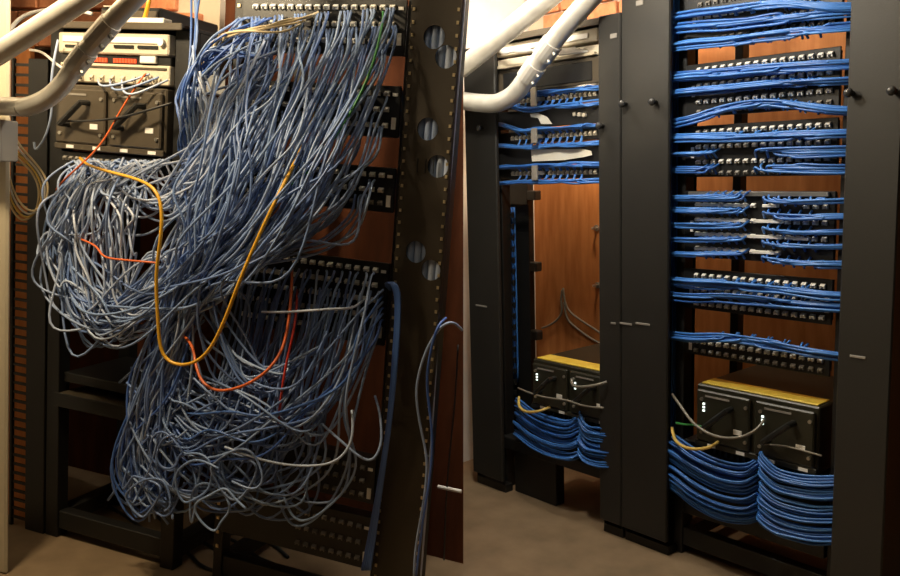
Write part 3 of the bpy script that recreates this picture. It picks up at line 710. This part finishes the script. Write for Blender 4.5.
def knob(parent, p, s=1.0):
    k = MB().tube([p, p + Vector((0, -0.018 * s, 0))], 0.007 * s, 10).build('latch', 'black_plastic', parent, smooth=False)
    q = p + Vector((0, -0.014 * s, 0))
    MB().tube([q, q + Vector((0, -0.006, 0)), q + Vector((0, -0.012, 0)), q + Vector((0, -0.015, 0))], 0.012 * s, 12, radii=[0.008 * s, 0.0125 * s, 0.011 * s, 0.004 * s]).build('latch_cap', 'black_gloss', k, smooth=True)
def cover(label, x0, x1, zt, zb_, knobs, marks=(), side=0.16, yfront=yc, walls='both', back=True):
    t = thing('cable_manager', label, 'cable manager', RM, ((x0 + x1) / 2, 0, 0))
    MB().box(x0, x1, yfront, yfront + 0.018, zb_, zt, 0.004).build('door', 'cover_steel', t)
    for xx in {'both': (x0 + 0.006, x1 - 0.010), 'left': (x0 + 0.006,), 'right': (x1 - 0.010,)}[walls]: MB().box(xx, xx + 0.004, yfront + 0.018, side, max(zb_ - 0.02, 0), zt - 0.01).build('side_channel', 'black_steel', t)
    if back: MB().box(x0 + 0.010, x1 - 0.045, side - 0.004, side, max(zb_ - 0.02, 0), zt - 0.01).build('back_channel', 'black_steel', t)
    for (px, py) in knobs: knob(t, R(px, py, yfront))
    for (pa, pb) in marks:
        a, b = R(*pa, yfront), R(*pb, yfront)
        MB().box(a.x, b.x, yfront - 0.003, yfront, min(a.z, b.z), min(a.z, b.z) + 0.007, 0.001).build('hinge', 'grey_plastic', t)
    MB().box(x0 + 0.004, x1 - 0.004, yfront + 0.02, side, 0.0, 0.03).build('foot', 'black_steel', t)
    return t
xl0, xl1 = R(465, 150, yc).x, R(496, 150, yc).x
cover('black upright cable cover at the left end of the tidy racks', xl0, xl1, R(480, 46, yc).z, 0.05, [(483, 128)], [((476, 306), (487, 306))], side=0.0, walls='left', back=False)
xm0, xm1, xm2 = R(598, 100, yc).x, R(621, 100, yc).x, R(668.5, 200, yc).x
cvn = cover('narrow black cable cover left of the middle of the tidy racks', xm0, xm1 - 0.002, R(610, 14, yc).z, 0.05, [(603, 126)], [((611, 324), (616, 324))])
cvw = cover('wide black cable cover in the middle of the tidy racks', xm1, xm2, 2.0, 0.05, [(626, 104), (656, 102)], [((620, 324), (632, 324)), ((636, 324), (650, 324))], walls='left')
xr0, xr1 = R(845, 150, yc).x, R(894, 300, yc).x
cover('broad black cable cover at the right edge of the tidy racks', xr0, xr1, 2.0, 0.05, [(852, 93), (895, 91)], [((850, 357), (866, 357))], walls='right')
for (px, py, cv) in ((614, 36, cvn), (640, 3, cvw)):
    q = R(px, py, yc)
    MB().box(q.x - 0.014, q.x + 0.014, yc - 0.004, yc - 0.0002, q.z - 0.008, q.z + 0.008, 0.002).build('badge', 'grey_plastic', cv)

# --- patch panels of the right bay, from jack rows measured at x = 700
def zr(y, px=700): return R(px, y).z
PR_ = [([5, 18, 30, 41], -3, 46, (0, 3)), ([70, 86, 102, 112], 64, 117, (3,)), ([132, 147, 162, 173], 126, 177, (3,)),
       ([204.5, 219, 233.5, 248], 191, 257, ()), ([275, 289, 303], 269, 309, ()), ([341, 350], 334, 355, (1,))]
for i, (ys, t0, t1, dim) in enumerate(PR_):
    rows = [zr(y) for y in ys]
    skip = None
    if i == 3: skip = lambda r_, k: k in (8,) or (r_ == 0 and 10 <= k <= 12) or (r_ == 3 and k > 10)
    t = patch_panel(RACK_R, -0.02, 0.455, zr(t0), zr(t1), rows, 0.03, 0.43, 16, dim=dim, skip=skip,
                tags=[(0.008, (rows[0] + rows[-1]) / 2, 0.010, 0.034)])
    if i == 3:
        MB().box(0.0, 0.44, -0.016, -0.004, zr(195.5), zr(191.5), 0.001).build('silver_edge', 'zinc', t)
        for (r_, xa_, xb_) in ((0, .03, .115), (0, .125, .20), (0, .25, .295), (1, .03, .20), (1, .225, .31), (2, .03, .31), (2, .325, .39), (3, .03, .11), (3, .125, .20), (3, .22, .29)):
            MB().box(xa_, xb_, -0.020, -0.004, rows[r_] - .0045, rows[r_] + .0045, 0.001).build('label_strip', 'white_plastic', t)
    if i == 4:
        q = R(826, 305); MB().box(0.437, 0.450, -0.012, -0.004, q.z - 0.02, q.z + 0.03, 0.001).build('label_strip', 'white_plastic', t)

# --- neat blue bundles: (left y, middle y, right y, kind) read off at x = 672, 757, 838
ZB = [(16, 5, 9, 'full'), (28, 21, 13, 'full'), (46, 37, 29, 'full'), (77, 70, 65, 'full'), (92, 84, 80, 'full'), (124, 104, 113, 'arch'),
      (138, 136, 133, 'full'), (154, 153, 151, 'right'), (169, 169, 170, 'right'),
      (198, 197, 200, 'split'), (211, 212, 216, 'split'), (226, 227, 233, 'split'), (240, 241, 247, 'split'), (255, 256, 265, 'split'),
      (282, 287, 296, 'full'), (297, 301, 308, 'full'), (338, 343, 358, 'full')]
ML_, MR_ = xm2 - 0.03, xr0 + 0.02
for bi, (yl, ym, yr, kind) in enumerate(ZB):
    za, zm, zb_ = R(672, yl, -0.04).z, R(757, ym, -0.04).z, R(838, yr, -0.04).z
    lab = 'blue bundle of neat patch cables, %s from the top in the nearer tidy bay' % ORD[bi]
    t = thing('cable_bundle', lab, 'cable bundle', RM, (0.2, -0.03, zm), 'neat blue bundles of the nearer tidy bay')
    n = 12
    for k in range(n):                                  # cables that come in from the left
        if kind == 'right' and k > 5: continue
        if kind == 'full' or kind == 'arch': xe = 0.08 + 0.32 * (k + 0.5) / n
        elif kind == 'split': xe = 0.05 + 0.155 * (k + 0.5) / n
        else: xe = 0.05 + 0.10 * (k + 0.5) / n
        a = rnd.uniform(0, 6.28); q = rnd.uniform(0.2, 1.0) * (0.007 if kind == 'split' else 0.0115)
        oy, oz = q * math.cos(a), q * math.sin(a) * 1.25
        def zc(x):                                       # centre line of the band
            u = (x - 0.0) / 0.45
            if u < .5: return za + (zm - za) * math.sin(math.pi * u) ** 0.8 if u > 0 else za
            return zm + (zb_ - zm) * (2 * u - 1) ** 1.6
        pts = [(ML_ - 0.035, 0.03 + oy, za + oz - 0.004), (ML_ + 0.0, -0.015 + oy, za + oz)]
        m_ = max(2, int((xe - 0.02) / 0.07))
        for j in range(m_):
            x = 0.03 + (xe - 0.05) * j / max(1, m_ - 1) if m_ > 1 else 0.03
            pts.append((x, -0.034 + oy, zc(x) + oz + J(.0012)))
        pts += [(xe, -0.026, zc(xe) + 0.006), (xe + 0.006, -0.006, zc(xe) + (0.016 if k % 2 else -0.014))]
        strand(t, pts, 0.0036, 'bright_blue_cable', k=4)
    n2 = 11
    for k in range(n2):                                 # cables that come in from the right
        if kind in ('full', 'arch'): xe = 0.42 - 0.28 * (k + 0.5) / n2
        elif kind == 'split': xe = 0.42 - 0.17 * (k + 0.5) / n2
        else: xe = 0.42 - 0.20 * (k + 0.5) / n2
        a = rnd.uniform(0, 6.28); q = rnd.uniform(0.2, 1.0) * (0.007 if kind == 'split' else 0.0115)
        oy, oz = q * math.cos(a), q * math.sin(a) * 1.25
        def zc2(x):
            u = max(0, min(1, (x - 0.0) / 0.47))
            if kind == 'split': return zb_ + (zm - zb_) * (1 - u) * 1.2 - 0.008 * math.sin(math.pi * min(1, max(0, (u - .5) * 2)))
            return zm + (zb_ - zm) * max(0, (2 * u - 1)) ** 1.6 if u >= .5 else zm + (za - zm) * (1 - 2 * u) ** 2
        pts = [(MR_ + 0.03, 0.03 + oy, zb_ + oz), (MR_ - 0.01, -0.012 + oy, zb_ + oz)]
        m_ = max(2, int((0.44 - xe) / 0.07))
        for j in range(m_):
            x = 0.44 - (0.44 - xe - 0.03) * j / max(1, m_ - 1)
            pts.append((x, -0.034 + oy, zc2(x) + oz + J(.0012)))
        pts += [(xe, -0.026, zc2(xe) + 0.005), (xe - 0.006, -0.006, zc2(xe) + (0.016 if k % 2 else -0.014))]
        strand(t, pts, 0.0036, 'bright_blue_cable', k=4)
# vertical blue cables inside the middle cover, glimpsed beside the panels
for k in range(8):
    x = xm2 - 0.018 - 0.011 * (k % 4)
    cable(RM, [(x, 0.035 + 0.012 * (k // 4), 0.35), (x + .004, 0.035 + 0.012 * (k // 4), 0.8), (x - .003, 0.03 + 0.012 * (k // 4), 1.2), (x, 0.035 + 0.012 * (k // 4), 1.9)], 0.0034, 'bright_blue_cable',
          'blue riser cable running up behind the middle cover edge', 'riser cables behind the middle cover', name='riser_cable')

# --- power unit of the right bay and the fat blue bundles below
zt = R(700, 384, -0.03).z; zbm = R(706, 446, -0.03).z
ux0, ux1 = R(697, 384, -0.03).x, R(820, 404, -0.03).x
power_unit(RM, R, 'black power unit with a yellow top strip in the nearer tidy bay', ux0, ux1, zt, zbm, 'olive_black', y0=-0.03, yellow=True, led=True)
def fat(label, P0, x0, x1, ztop, layers, dz, sag, ncab, pinch_left, y0=-0.045):
    t = thing('cable_bundle', label, 'cable bundle', RM, ((x0 + x1) / 2, 0, ztop - layers * dz), 'fat blue bundles under the power units')
    for l in range(layers):
        for k in range(ncab):
            a = rnd.uniform(0, 6.28); q = math.sqrt(rnd.random()) * dz * 0.46
            oy, oz = q * math.cos(a) * 1.0, q * math.sin(a)
            z = ztop - dz * (l + 0.5) + oz; w = x1 - x0
            zp = z + dz * 0.5 - (0.004 * l)                 # at the pinch in the middle
            zs = z + dz * 0.25                               # at the outer side
            xs = [x0 - 0.03 + 0, x0 + 0.02, x0 + w * 0.32, x0 + w * 0.62, x0 + w * 0.88, x1 - 0.002]
            if pinch_left: zz = [zp, zp - .004, z - sag * .75, z - sag * .95, z - sag * .7, zs - sag * .6]; xs[0] = x0; xs[1] = x0 + .015; xs[-1] = x1 + .03
            else: zz = [zs, zs, z - sag * .5, z - sag, z - sag * .75, zp - .006]
            yy = [-0.022, y0, y0 - 0.012, y0 - 0.018, y0 - 0.008, y0 + 0.018]
            if pinch_left: yy = yy[::-1]
            pts = [(xs[j], yy[j] + oy, zz[j] + J(.0015)) for j in range(6)]
            strand(t, pts, 0.0034, 'bright_blue_cable', k=4)
    # rear ends go into the switch behind
    return t
ctr = R(755, 470, -0.06).x
lft, rgt = R(669, 470, -0.06).x, R(826, 480, -0.06).x
fat('fat sagging stack of blue cables under the power unit, left half of nearer bay', R, lft, ctr, R(712, 449, -0.06).z, 5, 0.041, 0.022, 13, False)
fat('fat sagging stack of blue cables under the power unit, right half of nearer bay', R, ctr + 0.004, rgt, R(790, 466, -0.06).z, 5, 0.041, 0.016, 13, True)
# the switch those cables plug into
t = thing('network_switch', 'black network switch hidden behind the fat cables of the nearer tidy bay', 'switch', RM, (0.2, 0, zbm - 0.22))
MB().box(-0.02, 0.455, 0.004, 0.3, zbm - 0.26, zbm - 0.008, 0.003).build('case', 'black_plastic', t)
for k in range(20): MB().box(ux0 + 0.02 + k * 0.02, ux0 + 0.028 + k * 0.02, -0.028, 0.004, zbm - 0.022, zbm - 0.006).build('latch_tab', 'black_plastic', t)
# leads across the unit
one(RM, R, [(672, 394, -.03), (682, 408, -.07), (694, 424, -.09), (714, 436, -.10), (738, 438, -.10), (756, 430, -.08), (764, 420, -.05)], 0.0045, 'grey_cable', 'grey lead sagging across the power unit of the nearer tidy bay', name='grey_lead')
one(RM, R, [(672, 428, -.04), (675, 440, -.08), (686, 448, -.10), (702, 449, -.10), (712, 446, -.09), (718, 442, -.055)], 0.0055, 'cream_yellow_cable', 'short cream-yellow lead curling at the left foot of the nearer power unit', name='yellow_lead')
one(RM, R, [(676, 423, -.05), (684, 424.5, -.06), (694, 425, -.06), (704, 427, -.05)], 0.004, 'green_cable', 'short green lead at the left of the nearer power unit', name='green_lead')
one(RM, R, [(762, 444, -.05), (785, 446, -.06), (808, 452, -.06), (822, 456, -.05)], 0.003, 'grey_cable', 'thin grey lead along the lower right of the nearer power unit', name='grey_lead')

# --- left bay of the tidy racks
def zq(y, px=565): return R(px, y).z
qx0, qx1 = XQA + 0.004, XQB - 0.004
xc = R(545, 120).x                                     # grey clip column
t = thing('shelf_tray', 'dark shelf bar across the top of the narrow tidy bay', 'shelf', RM, ((qx0 + qx1) / 2, 0, zq(31)))
MB().box(qx0 - 0.04, qx1 + 0.03, -0.03, 0.34, zq(31), zq(28), 0.002).build('board', 'black_steel', t)
MB().box(qx0 - 0.04, qx1 + 0.03, -0.036, -0.03, zq(33), zq(26), 0.002).build('lip', 'dark_bronze', t)
t = thing('network_switch', 'cream network unit under the top shelf of the narrow tidy bay', 'switch', RM, ((qx0 + qx1) / 2, 0, zq(58)))
MB().box(qx0, qx1, -0.015, 0.28, zq(47), zq(34), 0.004).build('case', 'cream_plastic', t)
MB().box(qx0 + .02, qx1 - .04, -0.02, -0.015, zq(43), zq(38)).build('bright_band', 'white_plastic', t)
t = thing('patch_shelf', 'cream ledge with white leads below the cream network unit', 'patch unit', RM, ((qx0 + qx1) / 2, 0, zq(61)))
MB().box(qx0, qx1, -0.01, 0.25, zq(60), zq(50), 0.003).build('case', 'cream_plastic', t)
MB().box(qx0 + .01, qx1 - .01, -0.022, -0.01, zq(60), zq(57), 0.001).build('ledge', 'beige_paint', t)
for k in range(4):
    one(RM, R, [(492 + 2 * k, 48 + k, -.02), (505, 50 + 1.2 * k, -.05), (522, 52 - k, -.055), (540, 49 + k, -.055), (560, 50 + 1.5 * k, -.05), (576 + 4 * k, 48 + k, -.02)], 0.0045, 'white_cable', 'white lead lying along the cream ledge of the narrow tidy bay', group='white leads on the cream ledge', name='white_lead')
# crumpled white cables and paper above
for k in range(5):
    one(RM, R, [(556 + 3 * k, 27 - k, -.01), (562 + 2 * k, 18 + 2 * k, -.03), (572 + 3 * k, 12 + k, -.02), (580 + k, 6 + 3 * k, -.01), (588 + 2 * k, 10 - 2 * k, .0), (584 + 3 * k, -8, .02)], 0.0075, 'white_cable', 'thick white cable bunched on the top shelf of the narrow tidy bay', group='white cables on the top shelf', name='white_cable')
t = thing('rack_unit', 'dark blank rack unit above the uppermost blue bundles of the narrow bay', 'rack unit', RM, ((qx0 + qx1) / 2, 0, zq(88)))
MB().box(qx0, qx1, -0.008, 0.28, zq(87), zq(61), 0.003).build('case', 'dark_bronze', t)
MB().box(qx0 + .03, qx1 - .03, -0.012, -0.008, zq(84), zq(65), 0.002).build('front', 'panel_black', t)
rowsq = [(97, 89.5, 104), (135, 127, 144), (172.5, 165, 181)]
rn = ['uppermost', 'middle', 'lowest']
for i, (yc_, yt_, yb_) in enumerate(rowsq):
    z = zq(yc_)
    t = thing('network_switch', 'black switch with a row of white plugs, %s in the narrow tidy bay' % rn[i], 'switch', RM, ((qx0 + qx1) / 2, 0, z - .022), 'switches of the narrow tidy bay')
    MB().box(qx0, qx1, -0.006, 0.28, z - 0.021, z + 0.021, 0.003).build('case', 'black_plastic', t)
    for k in range(20):
        if k == 8: continue
        spot('jack', SOCKET, t, (qx0 + 0.075 + k * (qx1 - qx0 - 0.09) / 19, -0.008, z))
    cl_ = MB().box(xc - 0.014, xc + 0.014, -0.062, -0.052, z - 0.026, z + (0.04 if i == 0 else 0.028), 0.003); cl_.box(xc - 0.006, xc + 0.006, -0.053, -0.006, z - 0.006, z + 0.006)
    cl_.build('clip', 'cream_plastic' if i == 0 else 'grey_plastic', t)
    for (nm, yy, sgn) in (('above', yt_, 1), ('below', yb_, -1)):
        zb_ = R(575, yy, -.04).z
        b = thing('cable_bundle', 'blue bundle of neat cables running %s the %s switch of the narrow tidy bay' % (nm, rn[i]), 'cable bundle', RM, ((qx0 + qx1) / 2, -.03, zb_), 'neat blue bundles of the narrow tidy bay')
        lz = {0: (96, 100), 1: (124, 145), 2: (168, 183)}[i][0 if sgn > 0 else 1]
        zl_ = R(503, lz, -.03).z
        for k in range(10):
            a = rnd.uniform(0, 6.28); q = rnd.uniform(.2, 1) * 0.0085; oy, oz = q * math.cos(a), q * math.sin(a)
            xe = qx0 + 0.10 + 0.33 * (k + .5) / 10
            pts = [(qx0 - 0.03, -0.016 + oy, zl_ + oz), (qx0 + 0.015, -0.018 + oy, zl_ + oz), (qx0 + 0.07, -0.03 + oy, zl_ + (zb_ - zl_) * .35 + oz)]
            if xe > qx0 + 0.2: pts += [(qx0 + 0.15, -0.034 + oy, zb_ + oz * .8), ((qx0 + 0.15 + xe) / 2, -0.034 + oy, zb_ + oz + .003 * sgn)]
            pts += [(xe, -0.028, zb_ - sgn * .004), (xe + .004, -0.016, z + sgn * .008)]
            strand(b, pts, 0.0036, 'bright_blue_cable', k=4)
        for k in range(7):
            a = rnd.uniform(0, 6.28); q = rnd.uniform(.2, 1) * 0.0085; oy, oz = q * math.cos(a), q * math.sin(a)
            xe = qx1 - 0.05 - 0.22 * (k + .5) / 7
            pts = [(qx1 + 0.03, -0.016 + oy, zb_ + oz), (qx1 - 0.01, -0.019 + oy, zb_ + oz), ((qx1 + xe) / 2, -0.034 + oy, zb_ + oz + .003 * sgn), (xe, -0.028, zb_ - sgn * .004), (xe - .004, -0.016, z + sgn * .008)]
            strand(b, pts, 0.0036, 'bright_blue_cable', k=4)
# dark blank plates with notes between the switches
for i, (ya, yb_) in enumerate(((106.5, 125.5), (145, 163.5))):
    t = thing('blank_plate', 'black blank plate %s switch of the narrow tidy bay' % ('under the uppermost', 'under the middle')[i], 'blank plate', RM, ((qx0 + qx1) / 2, 0, zq(yb_)))
    MB().box(qx0, qx1, -0.004, 0.004, zq(yb_), zq(ya), 0.0015).build('plate', 'panel_black', t)
    MB().box(qx0 + .02, qx1 - .02, 0.004, 0.05, zq(yb_) + .006, zq(ya) - .006).build('backing', 'black_plastic', t)
def note(name, label, pix, y=-0.02):
    P = [R(px, py, y) for (px, py) in pix]; mb = MB().prism([(q.x, q.z) for q in P], 'y', y, y + 0.0015)
    return tag(mb.build(name, 'paper', None, RM, P[0]), label, 'paper')
note('paper_note', 'torn white note on the black plate under the uppermost switch', [(530, 114), (538, 113), (547, 117), (552, 124), (541, 124), (538, 118), (531, 117)])
note('paper_strip', 'long white paper strip on the black plate under the middle switch', [(531, 149.5), (583, 149), (591, 151), (592, 155), (584, 157), (565, 160), (532, 161.5)])
q = R(581, 114, -.006)
t = thing('plug_adapter', 'small pale plugs on the black plate under the uppermost switch', 'plug', RM, q)
for k in range(3): MB().box(q.x - .03 + .022 * k, q.x - .018 + .022 * k, -0.018, -0.004, q.z - .006 - .003 * k, q.z + .008 - .003 * k, .002).build('plug', 'cream_plastic', t)

# left manager with fingers, blue cables behind them
fx0, fx1 = R(499, 280, 0.06).x, R(516, 280, 0.06).x
t = thing('finger_duct', 'black finger duct with blue cables between its fingers, left of the plywood opening', 'cable duct', RM, ((fx0 + fx1) / 2, 0.06, 0))
MB().box(fx0 - 0.02, fx0, 0.05, 0.12, 0.085, 1.14, 0.002).build('spine', 'black_steel', t)
MB().box(fx0, fx1 + .02, 0.116, 0.12, 0.085, 1.14).build('back_plate', 'black_steel', t)
_g = MB(); _g.box(0, fx1 - fx0, 0, 0.006, -0.006, 0.006); _g.box(fx1 - fx0 - .006, fx1 - fx0, -0.004, 0.006, -0.011, 0.011); FING = small_mesh('finger', _g, 'black_plastic')
z = 0.30
while z < 1.13: spot('finger', FING, t, (fx0, 0.05, z)); z += 0.0445
for k in range(5):
    x = fx0 + 0.012 + k * 0.014
    cable(RM, [(x, 0.09, 0.42), (x + .004, 0.085, .75), (x - .003, 0.09, 0.95), (x, 0.085, 1.13)], 0.0045, 'bright_blue_cable', 'blue riser cable behind the fingers left of the plywood opening', 'riser cables behind the finger duct', name='riser_cable')
# rear post with three black brackets in front of the plywood
rx0, rx1 = R(501, 250, 0.30).x, R(534.5, 250, 0.34).x
t = thing('rear_post', 'black rear rack post with three short brackets against the plywood', 'post', RM, ((rx0 + rx1) / 2, 0.3, 0))
MB().box(rx0, rx1, 0.30, 0.34, 0, 1.7, 0.003).build('post', 'black_steel', t)
for py in (195, 267, 336):
    q = R(540, py, 0.30); MB().box(rx1, rx1 + 0.05, 0.295, 0.335, q.z - 0.022, q.z + 0.018, 0.004).build('bracket', 'black_plastic', t)
# hanging grey cables and hooks on the plywood
yw = RW - 0.012
for k, pts in enumerate([[(562, 290), (561, 300), (562, 310), (559, 318), (550, 325), (542, 328)], [(563, 288), (565, 302), (570, 312), (582, 321), (596, 330), (606, 337)], [(564, 302), (567, 318), (574, 326), (590, 338), (604, 345)]]):
    one(RM, R, [(a, b, yw) for (a, b) in pts], 0.005, 'grey_cable', ['grey cable curving left on the plywood wall', 'grey cable curving right on the plywood wall', 'lowest grey cable drooping on the plywood wall'][k], name='grey_cable')
for k, (px, py) in enumerate(((597, 228), (598, 285))):
    q = R(px, py, RW); t = thing('wall_hook', 'small metal hook %s on the plywood wall' % ('higher', 'lower')[k], 'hook', RM, q)
    MB().tube([q, q + Vector((0, -.03, 0)), q + Vector((0.02, -.04, .004))], 0.006, 8).build('shank', 'zinc', t)
    MB().tube([q + Vector((0, -.001, 0)), q + Vector((0, -.006, 0))], 0.014, 10).build('washer', 'zinc', t)
# power unit with yellow strip, leads and fat bundles in the left bay
vx0, vx1 = R(533, 360, -0.03).x, R(612, 370, -0.03).x
zt = R(545, 361, -0.03).z; zb2 = R(545, 409, -0.03).z
power_unit(RM, R, 'black power unit with a yellow top strip in the narrow tidy bay', vx0, vx1, zt, zb2, 'olive_black', y0=-0.03, yellow=True, led=True)
t = thing('network_switch', 'black network switch hidden behind the fat cables of the narrow tidy bay', 'switch', RM, ((vx0 + vx1) / 2, 0, zb2 - .2))
MB().box(vx0 - .05, vx1, 0.004, 0.3, zb2 - .17, zb2 - .008, 0.003).build('case', 'black_plastic', t)
for k in range(12): MB().box(vx0 + 0.02 + k * 0.025, vx0 + 0.03 + k * 0.025, -0.028, 0.004, zb2 - 0.022, zb2 - 0.006).build('latch_tab', 'black_plastic', t)
ctr = R(575, 430, -.06).x
fat('fat sagging stack of blue cables in the narrow tidy bay, left of its clip', R, R(515, 425, -.06).x, ctr, R(545, 411, -.06).z, 4, 0.040, 0.016, 12, False)
fat('fat sagging stack of blue cables in the narrow tidy bay, right of its clip', R, ctr + .004, R(612, 430, -.06).x, R(592, 420, -.06).z, 4, 0.040, 0.018, 12, True)
one(RM, R, [(519, 397, -.04), (519, 406, -.08), (526, 412, -.10), (540, 411, -.10), (550, 407, -.06)], 0.0055, 'cream_yellow_cable', 'short cream-yellow lead curling above the fat cables of the narrow tidy bay', name='yellow_lead')
one(RM, R, [(518, 388, -.03), (530, 393, -.07), (548, 398, -.08), (566, 400, -.08), (584, 406, -.08), (604, 408, -.06)], 0.004, 'grey_cable', 'grey lead stretched low across the power unit of the narrow tidy bay', name='grey_lead')
one(RM, R, [(572, 379, -.05), (573, 386, -.07), (584, 387, -.09), (597, 385, -.09), (607, 382, -.07)], 0.0055, 'grey_cable', 'grey lead at the upper right of the power unit of the narrow tidy bay', name='grey_lead')
# lower cross beam of the left bay
t = thing('cross_beam', 'black cross beam below the fat cables of the narrow tidy bay', 'beam', RM, ((qx0 + qx1) / 2, 0, zb2 - .25))
MB().box(qx0 - .02, qx1 + .02, -0.02, 0.04, R(580, 470).z, R(580, 458).z, 0.003).build('beam', 'black_steel', t)
MB().box(R(515, 500, 0).x, R(556, 500, 0).x, 0.0, 0.05, 0.0, R(540, 455).z, 0.003).build('leg', 'black_steel', t)
